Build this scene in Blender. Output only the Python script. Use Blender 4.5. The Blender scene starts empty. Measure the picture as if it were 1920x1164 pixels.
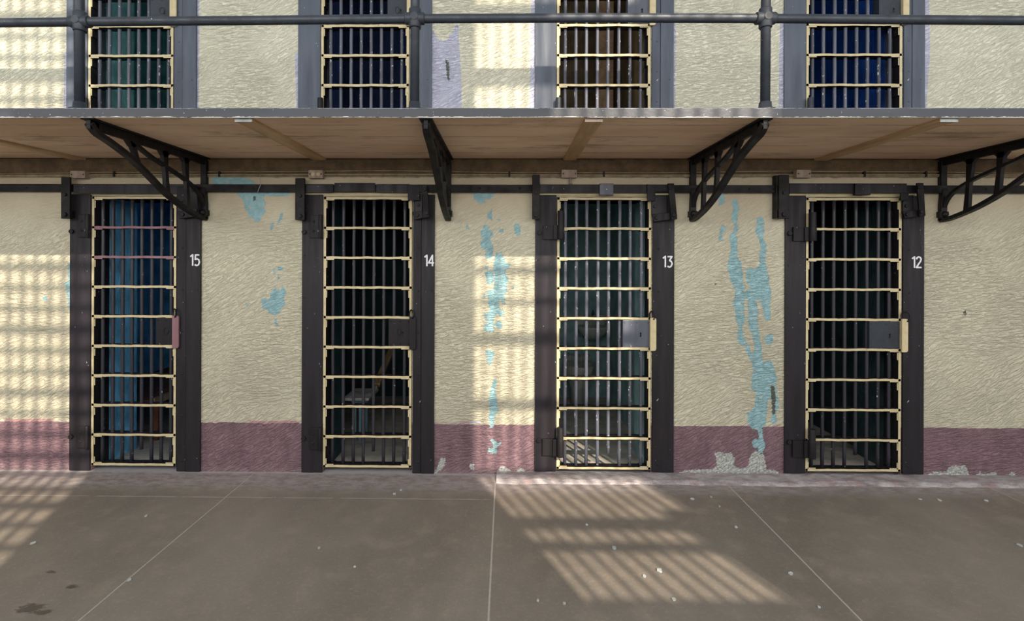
import bpy, math, random
import numpy as np
from mathutils import Matrix, Vector, noise

random.seed(7)
SC = bpy.context.scene
COL = SC.collection

# ------------------------------------------------------------------ camera
FPX, DIST, EYE = 970.0, 3.79, 1.56
PCX, PCY = 938.5, 489.0
YAW, ROLL = math.radians(0.68), math.radians(0.19)
RC = Matrix.Rotation(YAW, 3, 'Z') @ Matrix.Rotation(math.pi/2, 3, 'X') @ Matrix.Rotation(ROLL, 3, 'Z')
cam = bpy.data.cameras.new('camera')
camo = bpy.data.objects.new('camera', cam); COL.objects.link(camo)
camo.matrix_world = Matrix.Translation((0, -DIST, EYE)) @ RC.to_4x4()
cam.sensor_width = 36; cam.lens = 36*FPX/1920
cam.shift_x = (960-PCX)/1920; cam.shift_y = -(582-PCY)/1920
cam.clip_start = 0.05
SC.camera = camo

# ------------------------------------------------------------------ light
SUN_D = Vector((-0.42, 1.0, -0.65)).normalized()
W = bpy.data.worlds.new('world'); SC.world = W; W.use_nodes = True
W.node_tree.nodes['Background'].inputs[0].default_value = (0.80, 0.90, 1.0, 1)
W.node_tree.nodes['Background'].inputs[1].default_value = 0.42
sl = bpy.data.lights.new('sun', 'SUN'); sl.energy = 6.5; sl.angle = math.radians(0.5); sl.color = (1, .87, .70)
so = bpy.data.objects.new('sun', sl); COL.objects.link(so)
so.rotation_euler = SUN_D.to_track_quat('-Z', 'Y').to_euler(); so.location = (4, -8, 8)
def area(name, loc, size, energy, target, color=(1, 1, 1)):
    l = bpy.data.lights.new(name, 'AREA'); l.shape = 'RECTANGLE'; l.size, l.size_y = size
    l.energy = energy; l.color = color
    o = bpy.data.objects.new(name, l); COL.objects.link(o); o.location = loc
    o.rotation_euler = (Vector(target)-Vector(loc)).to_track_quat('-Z', 'Y').to_euler()
    return o
# added fill lamp standing in for daylight from the opposite windows
area('window_side_fill', (0, -5.3, 3.1), (16, 3.8), 640, (0, 0, 2.2), (1.0, 0.99, 0.97))
SC.view_settings.view_transform = 'Standard'
SC.view_settings.look = 'None'
SC.view_settings.gamma = 1
SC.view_settings.use_curve_mapping = False
SC.view_settings.exposure = 0.12

# ------------------------------------------------------------------ pixel -> place
def ray(px, py):
    return RC @ Vector(((px-PCX)/FPX, -(py-PCY)/FPX, -1))
def PW(px, py, Y=0.0):
    d = ray(px, py); t = (Y+DIST)/d.y
    return t*d.x, EYE+t*d.z
def PX(px, py=489, Y=0.0): return PW(px, py, Y)[0]
def PF(px, py, z=0.0):
    d = ray(px, py); t = (z-EYE)/d.z
    return t*d.x, -DIST+t*d.y

# ------------------------------------------------------------------ materials
def lin(c):
    return tuple(((v/255)/12.92 if v/255 <= .04045 else ((v/255+.055)/1.055)**2.4) for v in c)+(1,)
class NT:
    def __init__(s, name):
        s.m = bpy.data.materials.new(name); s.m.use_nodes = True
        s.t = s.m.node_tree; s.b = s.t.nodes['Principled BSDF']
        s.tc = s.n('ShaderNodeTexCoord')
    def n(s, ty, **kw):
        o = s.t.nodes.new(ty)
        for k, v in kw.items(): setattr(o, k, v)
        return o
    def l(s, a, b): s.t.links.new(a, b)
    def put(s, sock, v):
        if hasattr(v, 'node'): s.l(v, sock)
        else: sock.default_value = v
    def math(s, op, a, b=0.0, clamp=False):
        o = s.n('ShaderNodeMath', operation=op, use_clamp=clamp)
        s.put(o.inputs[0], a); s.put(o.inputs[1], b); return o.outputs[0]
    def noise(s, scale, detail=4, rough=.55, stretch=(1, 1, 1), rot=(0, 0, 0), off=(0, 0, 0), dist=0):
        mp = s.n('ShaderNodeMapping'); mp.inputs['Scale'].default_value = stretch
        mp.inputs['Rotation'].default_value = rot; mp.inputs['Location'].default_value = off
        if any(rot):
            m0 = s.n('ShaderNodeMapping'); m0.inputs['Rotation'].default_value = rot; mp.inputs['Rotation'].default_value = (0, 0, 0)
            s.l(s.tc.outputs['Object'], m0.inputs[0]); s.l(m0.outputs[0], mp.inputs[0])
        else: s.l(s.tc.outputs['Object'], mp.inputs[0])
        o = s.n('ShaderNodeTexNoise'); s.l(mp.outputs[0], o.inputs['Vector'])
        o.inputs['Scale'].default_value = scale; o.inputs['Detail'].default_value = detail
        o.inputs['Roughness'].default_value = rough; o.inputs['Distortion'].default_value = dist
        return o.outputs['Fac']
    def mix(s, f, a, b):
        o = s.n('ShaderNodeMix', data_type='RGBA'); s.put(o.inputs[0], f)
        s.put(o.inputs[6], a); s.put(o.inputs[7], b); return o.outputs[2]
    def ramp(s, v, lo, hi):
        o = s.n('ShaderNodeMapRange'); o.interpolation_type = 'SMOOTHSTEP'
        s.put(o.inputs[0], v); o.inputs[1].default_value = lo; o.inputs[2].default_value = hi
        return o.outputs[0]
    def attr(s, name):
        o = s.n('ShaderNodeAttribute', attribute_name=name); return o.outputs['Fac']
    def xyz(s):
        o = s.n('ShaderNodeSeparateXYZ'); s.l(s.tc.outputs['Object'], o.inputs[0]); return o.outputs
    def bump(s, h, strength=.5, dist=.01, prev=None):
        o = s.n('ShaderNodeBump'); o.inputs['Strength'].default_value = strength
        o.inputs['Distance'].default_value = dist; s.l(h, o.inputs['Height'])
        if prev: s.l(prev, o.inputs['Normal'])
        return o.outputs[0]
    def fin(s, col, rough=.6, normal=None, spec=.4, metal=0):
        s.put(s.b.inputs['Base Color'], col); s.put(s.b.inputs['Roughness'], rough)
        s.b.inputs['Specular IOR Level'].default_value = spec; s.b.inputs['Metallic'].default_value = metal
        if normal: s.l(normal, s.b.inputs['Normal'])
        return s.m

def paint(name, c1, c2=None, rough=.45, chips=None, chipc=(200, 200, 205), streak=(1, 1, .12), bump=.25, spec=.4, sc=9):
    m = NT(name)
    c2 = c2 or tuple(v*.75 for v in c1)
    f = m.ramp(m.noise(sc, 5, .65, streak), .35, .68)
    col = m.mix(f, lin(c1), lin(c2))
    if chips:
        k = m.math('GREATER_THAN', m.noise(55, 3, .6, (1, 1, .5), off=(3, 1, 2)), chips)
        col = m.mix(k, col, lin(chipc))
    nb = m.bump(m.noise(60, 4, .6, streak), bump, .004)
    r = m.n('ShaderNodeMapRange'); m.l(f, r.inputs[0]); r.inputs[3].default_value = rough; r.inputs[4].default_value = min(1, rough+.2)
    return m.fin(col, r.outputs[0], nb, spec)

def wall_mat():
    m = NT('painted_stucco')
    x, y, z = m.xyz()
    # trowel ridges
    r1 = m.noise(34, 4, .55, (.5, 1, 2.0), (0, math.radians(32), 0), dist=.9)
    r2 = m.noise(38, 4, .55, (.5, 1, 2.0), (0, math.radians(6), 0), off=(4, 0, 2), dist=.9)
    sel = m.ramp(m.noise(1.1, 1, .5, off=(9, 2, 5)), .44, .56)
    ridge = m.n('ShaderNodeMix', data_type='FLOAT'); m.l(sel, ridge.inputs[0]); m.l(r1, ridge.inputs[2]); m.l(r2, ridge.inputs[3])
    rid = ridge.outputs[0]
    fine = m.noise(170, 3, .6)
    smooth = m.ramp(z, 2.05, 1.62)      # smoother plaster under the lock bar
    up = m.math('GREATER_THAN', z, 2.3)
    amt = m.math('MAXIMUM', smooth, up); amt = m.math('ADD', m.math('MULTIPLY', amt, .82), .18)
    h = m.math('ADD', m.math('MULTIPLY', m.ramp(rid, .38, .66), amt), m.math('MULTIPLY', fine, .12))
    # colour
    big = m.noise(1.6, 4, .6, off=(1, 7, 3))
    cream = m.mix(m.ramp(big, .35, .7), lin((209, 203, 180)), lin((196, 190, 168)))
    cream = m.mix(m.math('MULTIPLY', m.ramp(rid, .50, .30), .22), cream, lin((158, 150, 124)))
    drip = m.ramp(m.noise(5, 4, .6, (1.6, 1, .22), off=(2, 0, 8)), .60, .78)
    cream = m.mix(m.math('MULTIPLY', drip, .22), cream, lin((182, 165, 130)))
    # dirty plaster plus painted-in gallery shade: tan band, fading below the bar
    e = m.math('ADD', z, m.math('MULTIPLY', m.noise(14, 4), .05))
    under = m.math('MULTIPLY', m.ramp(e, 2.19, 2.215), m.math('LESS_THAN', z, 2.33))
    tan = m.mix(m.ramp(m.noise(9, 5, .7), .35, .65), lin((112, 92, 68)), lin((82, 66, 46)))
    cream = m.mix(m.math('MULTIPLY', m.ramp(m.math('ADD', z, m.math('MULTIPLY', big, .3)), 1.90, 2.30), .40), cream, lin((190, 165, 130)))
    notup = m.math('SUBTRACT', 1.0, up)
    base = m.mix(under, m.mix(up, cream, m.mix(m.ramp(big, .35, .7), lin((220, 217, 196)), lin((210, 206, 184)))), tan)  # cream above the gallery is lightened to stand in for light
    # maroon dado
    zz = m.math('ADD', m.math('ADD', z, m.math('MULTIPLY', m.noise(26, 3, off=(5, 5, 5)), .018)),
                m.math('MULTIPLY', m.noise(3, 2, off=(2, 8, 1)), .03))
    mar = m.math('LESS_THAN', zz, .384)
    maroon = m.mix(m.ramp(m.noise(7, 5, .65, (1.3, 1, .45)), .35, .7), lin((138, 111, 119)), lin((120, 96, 103)))
    pinkl = m.math('MULTIPLY', m.math('LESS_THAN', zz, .402), m.ramp(m.noise(2.2, 2, off=(6, 1, 1)), .5, .56))
    base = m.mix(pinkl, base, lin((190, 150, 150)))
    base = m.mix(mar, base, maroon)
    dust = m.math('MULTIPLY', m.ramp(m.math('ADD', z, m.math('MULTIPLY', m.noise(12, 4), .10)), .11, .03), .55)
    base = m.mix(dust, base, lin((150, 132, 134)))
    # flaked places, outline read from the traced fields
    en = m.math('MULTIPLY', m.math('SUBTRACT', m.noise(70, 4, .65, off=(1, 3, 9)), .5), .040)
    def mask(a, k=1.0): return m.math('GREATER_THAN', m.math('ADD', m.attr(a), m.math('MULTIPLY', en, k)), 0.0)
    holes = m.math('LESS_THAN', m.noise(24, 4, .6, off=(8, 8, 1)), .635)
    teal = m.mix(m.ramp(m.noise(22, 5, .7), .35, .7), lin((160, 196, 202)), lin((134, 172, 180)))
    tm = m.math('MULTIPLY', mask('teal'), holes)
    base = m.mix(tm, base, teal)
    lav = m.mix(m.ramp(m.noise(12, 4), .35, .7), lin((198, 198, 216)), lin((180, 180, 202)))
    base = m.mix(mask('lavender', .4), base, lav)
    wh = m.mix(m.ramp(m.noise(60, 5, .8), .4, .62), lin((206, 208, 204)), lin((146, 146, 142)))
    wm = mask('plaster')
    base = m.mix(wm, base, wh)
    base = m.mix(mask('grime'), base, lin((96, 98, 92)))
    # flaked places sit a little lower
    h2 = m.math('SUBTRACT', m.math('MULTIPLY', h, 1.0), m.math('MULTIPLY', m.math('MAXIMUM', tm, wm), .42))
    nb = m.bump(h2, .85, .0095)
    return m.fin(base, .62, nb, .3)

def floor_mat():
    m = NT('worn_concrete_floor')
    x, y, z = m.xyz()
    a = m.noise(.9, 5, .6, (1, .6, 1)); b = m.noise(7, 5, .65); c = m.noise(55, 4, .7)
    col = m.mix(m.ramp(a, .35, .68), lin((128, 120, 111)), lin((112, 104, 95)))
    col = m.mix(m.math('MULTIPLY', m.ramp(b, .45, .75), .45), col, lin((148, 134, 121)))
    col = m.mix(m.math('MULTIPLY', m.ramp(c, .50, .75), .35), col, lin((160, 152, 144)))
    col = m.mix(m.math('MULTIPLY', m.ramp(m.noise(260, 2, .7), .60, .74), .6), col, lin((172, 166, 160)))
    col = m.mix(m.math('MULTIPLY', m.ramp(m.noise(3.2, 6, .75, (1, 2, 1), off=(3, 3, 0)), .60, .75), .4), col, lin((106, 96, 87)))
    # pale dusty strip along the wall
    wob = m.math('MULTIPLY', m.noise(9, 5, .7), .10)
    d = m.ramp(m.math('ADD', y, wob), -.34, -.12)
    pale = m.mix(m.ramp(m.noise(22, 6, .8, (.5, 1, 1)), .4, .62), lin((166, 158, 158)), lin((134, 122, 120)))
    col = m.mix(m.math('MULTIPLY', d, .8), col, pale)
    edge = m.ramp(m.math('ADD', y, m.math('MULTIPLY', m.noise(30, 5, .8), .05)), -.03, .03)
    col = m.mix(m.math('MULTIPLY', edge, .6), col, lin((190, 186, 188)))
    inside = m.math('GREATER_THAN', y, .1)
    col = m.mix(inside, col, m.mix(m.ramp(b, .4, .7), lin((190, 184, 174)), lin((158, 152, 144))))
    for px, py, rad in ((58, 1140, .10), (80, 1148, .06), (96, 1072, .04), (135, 1100, .05)):
        cx, cy = PF(px, py)
        ex = m.math('SUBTRACT', x, cx); ey = m.math('SUBTRACT', y, cy)
        dd = m.math('SQRT', m.math('ADD', m.math('MULTIPLY', ex, ex), m.math('MULTIPLY', m.math('MULTIPLY', ey, ey), 3.0)))
        k = m.ramp(m.math('ADD', dd, m.math('MULTIPLY', m.noise(28, 5, .7, (1, 2, 1)), rad*1.6)), rad*1.45, rad*1.2)
        col = m.mix(m.math('MULTIPLY', k, .7), col, lin((58, 50, 44)))
    # joints
    groove = None
    for sx, w, lim in SEAMS:
        dd = m.math('ABSOLUTE', m.math('SUBTRACT', x, sx))
        dd = m.math('ADD', dd, m.math('MULTIPLY', m.noise(40, 3, .6, off=(sx, 0, 0)), .004))
        g = m.ramp(dd, w+.003, w)
        if lim is not None: g = m.math('MULTIPLY', g, m.math('LESS_THAN', y, lim))
        groove = g if groove is None else m.math('MAXIMUM', groove, g)
    dy = m.math('ABSOLUTE', m.math('SUBTRACT', m.math('ADD', y, m.math('MULTIPLY', m.noise(6, 3), .012)), SEAMY))
    gy = m.math('MULTIPLY', m.math('MULTIPLY', m.ramp(dy, .008, .004), m.math('LESS_THAN', x, SEAMS[1][0])), m.ramp(m.noise(5, 4, .7, off=(0, 4, 0)), .36, .5))
    col = m.mix(m.math('MULTIPLY', groove, .75), col, lin((178, 172, 164)))
    col = m.mix(m.math('MULTIPLY', gy, .55), col, lin((166, 160, 154)))
    hh = m.math('SUBTRACT', m.math('ADD', m.math('MULTIPLY', c, .25), m.math('MULTIPLY', b, .4)), m.math('MULTIPLY', m.math('MAXIMUM', groove, gy), .5))
    nb = m.bump(hh, .35, .006)
    r = m.n('ShaderNodeMapRange'); m.l(b, r.inputs[0]); r.inputs[1].default_value = .3; r.inputs[2].default_value = .7
    r.inputs[3].default_value = .42; r.inputs[4].default_value = .62
    return m.fin(col, r.outputs[0], nb, .35)

def soffit_mat():
    m = NT('stained_soffit')
    x, y, z = m.xyz()
    a = m.noise(2.0, 5, .65, (.5, 1.6, 1)); b = m.noise(11, 5, .7, (.35, 1.5, 1))
    col = m.mix(m.ramp(a, .35, .68), lin((236, 208, 182)), lin((218, 186, 158)))
    col = m.mix(m.math('MULTIPLY', m.ramp(b, .5, .72), .4), col, lin((222, 184, 144)))
    st = m.ramp(m.noise(2.2, 6, .75, (.5, 1.5, 1), off=(4, 4, 0)), .53, .68)
    col = m.mix(m.math('MULTIPLY', st, .55), col, lin((128, 108, 80)))
    ln = None
    for yy in (-.20, -.42, -.66, -.93):
        dd = m.math('ABSOLUTE', m.math('ADD', y, m.math('ADD', -yy, m.math('MULTIPLY', m.math('SUBTRACT', m.noise(3, 4, .7, off=(yy, 0, 0)), .5), .03))))
        g = m.math('MULTIPLY', m.ramp(dd, .006, .002), m.ramp(m.noise(2.4, 3, .6, off=(yy*9, 1, 0)), .42, .52))
        ln = g if ln is None else m.math('MAXIMUM', ln, g)
    col = m.mix(m.math('MULTIPLY', ln, .8), col, lin((84, 54, 38)))
    return m.fin(col, .75, m.bump(m.math('ADD', m.math('MULTIPLY', b, .4), m.noise(80, 3)), .3, .004), .2)

def edge_mat():
    m = NT('gallery_edge_paint')
    x, y, z = m.xyz()
    col = m.mix(m.ramp(m.noise(7, 5, .6, (.3, 1, 1)), .35, .68), lin((47, 50, 59)), lin((37, 40, 48)))
    zz = m.math('ADD', z, m.math('MULTIPLY', m.math('SUBTRACT', m.noise(14, 5, .75, (1, 1, .5)), .5), .020))
    col = m.mix(m.math('LESS_THAN', zz, -.0015), col, lin((196, 192, 188)))
    col = m.mix(m.math('GREATER_THAN', m.noise(42, 4, .7), .70), col, lin((196, 200, 206)))
    col = m.mix(m.math('MULTIPLY', m.math('GREATER_THAN', zz, .043), .6), col, lin((150, 150, 165)))
    return m.fin(col, .4, m.bump(m.noise(50, 4), .25, .003), .4)

def wood(name, c1, c2):
    m = NT(name)
    f = m.ramp(m.noise(14, 5, .6, (1, .12, 1)), .35, .68)
    return m.fin(m.mix(f, lin(c1), lin(c2)), .6, m.bump(f, .2, .003), .3)
def stucco(name, c):
    m = NT(name)
    f = m.ramp(m.noise(6, 4), .35, .7)
    nb = m.bump(m.noise(38, 4, .6, (1, 1, .5)), .8, .012)
    return m.fin(m.mix(f, lin(c), lin(tuple(v*.8 for v in c))), .6, nb, .3)
def concrete(name, c1, c2, sc=14):
    m = NT(name)
    a = m.ramp(m.noise(sc, 6, .75, (.5, 1, 1)), .36, .66)
    col = m.mix(a, lin(c1), lin(c2))
    col = m.mix(m.math('MULTIPLY', m.ramp(m.noise(5, 5, .7, off=(2, 2, 2)), .52, .64), .5), col, lin((150, 118, 112)))
    return m.fin(col, .8, m.bump(m.noise(26, 6, .75), .7, .015), .2)

SEAMS = [(PF(300, 1035)[0], .004, None), (PF(924, 1000)[0], .005, None), (PF(1480, 1026)[0], .005, -.14), (PF(1880, 925)[0], .003, -.14)]
SEAMY = PF(500, 932)[1]
M = dict(
    wall=wall_mat(), floor=floor_mat(), soffit=soffit_mat(),
    black=paint('black_door_paint', (36, 33, 37), (24, 22, 25), .42, .72, (140, 140, 145), spec=.28),
    blackj=paint('black_jamb_paint', (42, 38, 44), (28, 25, 29), .45, .735, (160, 160, 165), bump=.4, spec=.3),
    iron=paint('black_cast_iron_paint', (30, 27, 28), (19, 18, 19), .45, .74, (150, 145, 140), (1, 1, 1), .4, .25),
    slate=paint('sky_lit_jamb_paint', (84, 91, 104), (74, 80, 92), .5, .75, (190, 195, 200)),  # upper jambs: brighter sky light painted into the jamb colour
    rail=paint('slate_rail_paint', (54, 59, 67), (42, 46, 53), .38, .745, (190, 195, 200), (1, 1, 1)),
    edge=edge_mat(),
    barb=paint('dark_bar_paint', (54, 53, 60), (40, 39, 45), .36, .70, (190, 192, 200)),
    barg=paint('grey_worn_bar_paint', (98, 100, 112), (70, 72, 82), .36, .66, (205, 208, 215)),
    cream=paint('cream_edge_paint', (208, 194, 156), (192, 176, 138), .5, .72, (150, 140, 120), (1, 1, 1), .35),
    mauve=paint('mauve_edge_paint', (142, 106, 112), (122, 88, 94), .5, .75),
    lock=paint('bare_lock_plate', (92, 96, 108), (74, 77, 88), .35, .70, (170, 175, 185)),
    hole=paint('lock_keyhole_black', (6, 6, 7)),
    white=paint('white_number_paint', (226, 228, 232), (205, 208, 212)),
    boxp=paint('dirty_pink_box_paint', (182, 164, 150), (146, 128, 116), .6, .66, (190, 180, 170), (1, 1, 1)),
    wire=paint('dirty_cable_coating', (170, 155, 128), (130, 116, 92), .6, streak=(1, 1, 1)),
    kerb=concrete('pale_crumbled_concrete', (182, 176, 178), (140, 131, 132)),
    conc=concrete('grey_slab_concrete', (150, 144, 136), (120, 114, 108)),
    batten=wood('painted_batten', (206, 174, 136), (172, 140, 104)),
    hall=stucco('hall_wall_paint', (205, 200, 185)),
    ceramic=paint('stained_ceramic', (196, 200, 196), (150, 152, 146), .25),
    woodt=wood('tan_bunk_wood', (176, 148, 116), (140, 112, 84)),
    woodb=wood('brown_bunk_wood', (120, 78, 58), (84, 52, 40)),
    pale=paint('pale_blue_steel_paint', (120, 160, 176), (84, 120, 136)),
    flake=paint('white_paint_flake', (190, 196, 194), (150, 156, 156)),
)
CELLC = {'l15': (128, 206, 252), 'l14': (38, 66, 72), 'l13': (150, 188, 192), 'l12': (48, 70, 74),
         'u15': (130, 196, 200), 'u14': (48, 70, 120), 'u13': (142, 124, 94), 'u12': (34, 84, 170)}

# ------------------------------------------------------------------ mesh helpers
class MB:
    def __init__(s): s.v = []; s.f = []; s.m = []; s.sm = []
    def add(s, vs, fs, mat=0, smooth=False):
        o = len(s.v); s.v += [tuple(p) for p in vs]
        for f in fs: s.f.append(tuple(i+o for i in f)); s.m.append(mat); s.sm.append(smooth)
    def box(s, x0, x1, y0, y1, z0, z1, mat=0, front=None):
        if x0 > x1: x0, x1 = x1, x0
        if y0 > y1: y0, y1 = y1, y0
        if z0 > z1: z0, z1 = z1, z0
        vs = [(x, y, z) for x in (x0, x1) for y in (y0, y1) for z in (z0, z1)]
        fs = [(0, 1, 3, 2), (4, 6, 7, 5), (0, 4, 5, 1), (2, 3, 7, 6), (0, 2, 6, 4), (1, 5, 7, 3)]
        for i, f in enumerate(fs):
            s.add(vs, [f], front if (front is not None and i == 2) else mat)
            if i < 5: s.v = s.v  # faces share positions only
        return s
    def prism(s, poly, y0, y1, mat=0):            # poly of (x, z), depth along y
        n = len(poly); a = sum(poly[i][0]*poly[(i+1) % n][1]-poly[(i+1) % n][0]*poly[i][1] for i in range(n))
        if a < 0: poly = poly[::-1]
        vs = [(x, y0, z) for x, z in poly]+[(x, y1, z) for x, z in poly]
        fs = [tuple(range(n)), tuple(range(2*n-1, n-1, -1))]+[(i, i+n, (i+1) % n+n, (i+1) % n) for i in range(n)]
        s.add(vs, fs, mat); return s
    def tube(s, pts, r, seg=12, mat=0, caps=True):
        pts = [Vector(p) for p in pts]; rings = []
        rr = r if isinstance(r, (list, tuple)) else [r]*len(pts)
        for i, p in enumerate(pts):
            a = pts[max(i-1, 0)]; b = pts[min(i+1, len(pts)-1)]
            t = (b-a).normalized()
            u = t.cross(Vector((0, 0, 1)) if abs(t.z) < .9 else Vector((1, 0, 0))).normalized(); w = t.cross(u)
            rings.append([p+rr[i]*(math.cos(k*2*math.pi/seg)*u+math.sin(k*2*math.pi/seg)*w) for k in range(seg)])
        vs = [q for g in rings for q in g]
        fs = [(i*seg+k, i*seg+(k+1) % seg, (i+1)*seg+(k+1) % seg, (i+1)*seg+k) for i in range(len(pts)-1) for k in range(seg)]
        s.add(vs, fs, mat, True)
        if caps:
            s.add(rings[0], [tuple(range(seg-1, -1, -1))], mat); s.add(rings[-1], [tuple(range(seg))], mat)
        return s
    def dome(s, c, r, ax=(0, -1, 0), h=.6, mat=0, seg=10):
        ax = Vector(ax); u = ax.orthogonal().normalized(); w = ax.cross(u); c = Vector(c)
        vs = []
        for j in range(4):
            a = j*math.pi/8
            for k in range(seg):
                p = 2*math.pi*k/seg
                vs.append(c+r*math.cos(a)*(math.cos(p)*u+math.sin(p)*w)+ax*r*h*math.sin(a))
        vs.append(c+ax*r*h)
        fs = [(j*seg+k, j*seg+(k+1) % seg, (j+1)*seg+(k+1) % seg, (j+1)*seg+k) for j in range(3) for k in range(seg)]
        fs += [(3*seg+k, 3*seg+(k+1) % seg, 4*seg) for k in range(seg)]
        s.add(vs, fs, mat, True); return s
    def hexbolt(s, c, r, h, mat=0):
        poly = [(c[0]+r*math.cos(k*math.pi/3), c[2]+r*math.sin(k*math.pi/3)) for k in range(6)]
        s.prism(poly, c[1]-h, c[1], mat); return s
    def ribbon(s, pts, x0, x1, th, mat=0):        # sweep in the (y,z) plane; width along x, thickness th
        n = len(pts); vs = []
        for i, (y, z) in enumerate(pts):
            a = Vector(pts[max(i-1, 0)]); b = Vector(pts[min(i+1, n-1)]); t = (b-a).normalized(); nn = Vector((-t.y, t.x))
            t2 = th[i] if isinstance(th, (list, tuple)) else th
            for sx in (x0, x1):
                for k in (-.5, .5): vs.append((sx, y+nn.x*t2*k, z+nn.y*t2*k))
        fs = []
        for i in range(n-1):
            a, b = i*4, (i+1)*4
            for p, q in ((0, 1), (1, 3), (3, 2), (2, 0)): fs.append((a+p, a+q, b+q, b+p))
        fs += [(0, 2, 3, 1), (4*n-4, 4*n-3, 4*n-1, 4*n-2)]
        s.add(vs, fs, mat); return s
    def build(s, name, mats, parent=None, bevel=0, label=None):
        off = Vector(parent_loc(parent)) if parent else Vector((0, 0, 0))
        me = bpy.data.meshes.new(name)
        me.from_pydata([tuple(Vector(p)-off) for p in s.v], [], s.f)
        for mt in (mats if isinstance(mats, list) else [mats]): me.materials.append(M[mt] if isinstance(mt, str) else mt)
        me.polygons.foreach_set('material_index', s.m); me.polygons.foreach_set('use_smooth', s.sm)
        import bmesh
        bm = bmesh.new(); bm.from_mesh(me)
        bmesh.ops.remove_doubles(bm, verts=bm.verts, dist=1e-5)
        bmesh.ops.recalc_face_normals(bm, faces=bm.faces); bm.to_mesh(me); bm.free(); me.update()
        o = bpy.data.objects.new(name, me); COL.objects.link(o)
        if parent: o.parent = parent
        if bevel:
            b = o.modifiers.new('bevel', 'BEVEL'); b.width = bevel; b.segments = 2; b.limit_method = 'ANGLE'
        if label: o['label'] = label
        return o
def parent_loc(p):
    v = Vector(p.location)
    while p.parent: p = p.parent; v += p.location
    return v
def thing(name, loc, label, cat, group=None):
    o = bpy.data.objects.new(name, None); COL.objects.link(o); o.location = loc; o.empty_display_size = .1
    return tag(o, label, cat, group)
def tag(o, label, cat, group=None):
    o['label'] = label; o['category'] = cat
    if group: o['group'] = group
    return o
def struct(o, label=None, cat=None):
    o['kind'] = 'structure'
    if label: o['label'] = label
    if cat: o['category'] = cat
    return o

# ------------------------------------------------------------------ layout
ZU = 2.31                     # underside of the gallery
ZD = 2.352                    # top of the gallery
GW = 1.10                     # gallery reach
ZTOP = 4.75
# lower/upper doors: jamb-left, door-left, door-right, jamb-right in pixels
LOW = [(133, 173, 331, 378), (567, 607, 772, 815), (1003, 1044, 1220, 1263), (1470, 1510, 1688, 1730)]
UPP = [(127, 167, 326, 370), (560, 603, 767, 810), (1003, 1044, 1219, 1262), (1469, 1511, 1690, 1731)]
LX = [tuple(PX(p, 620) for p in r) for r in LOW]
UX = [tuple(PX(p, 110) for p in r) for r in UPP]
DZ0, DZS = .050, .2185        # first crossbar, pitch
UZ0 = 2.408
DTOP = 2.03

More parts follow.
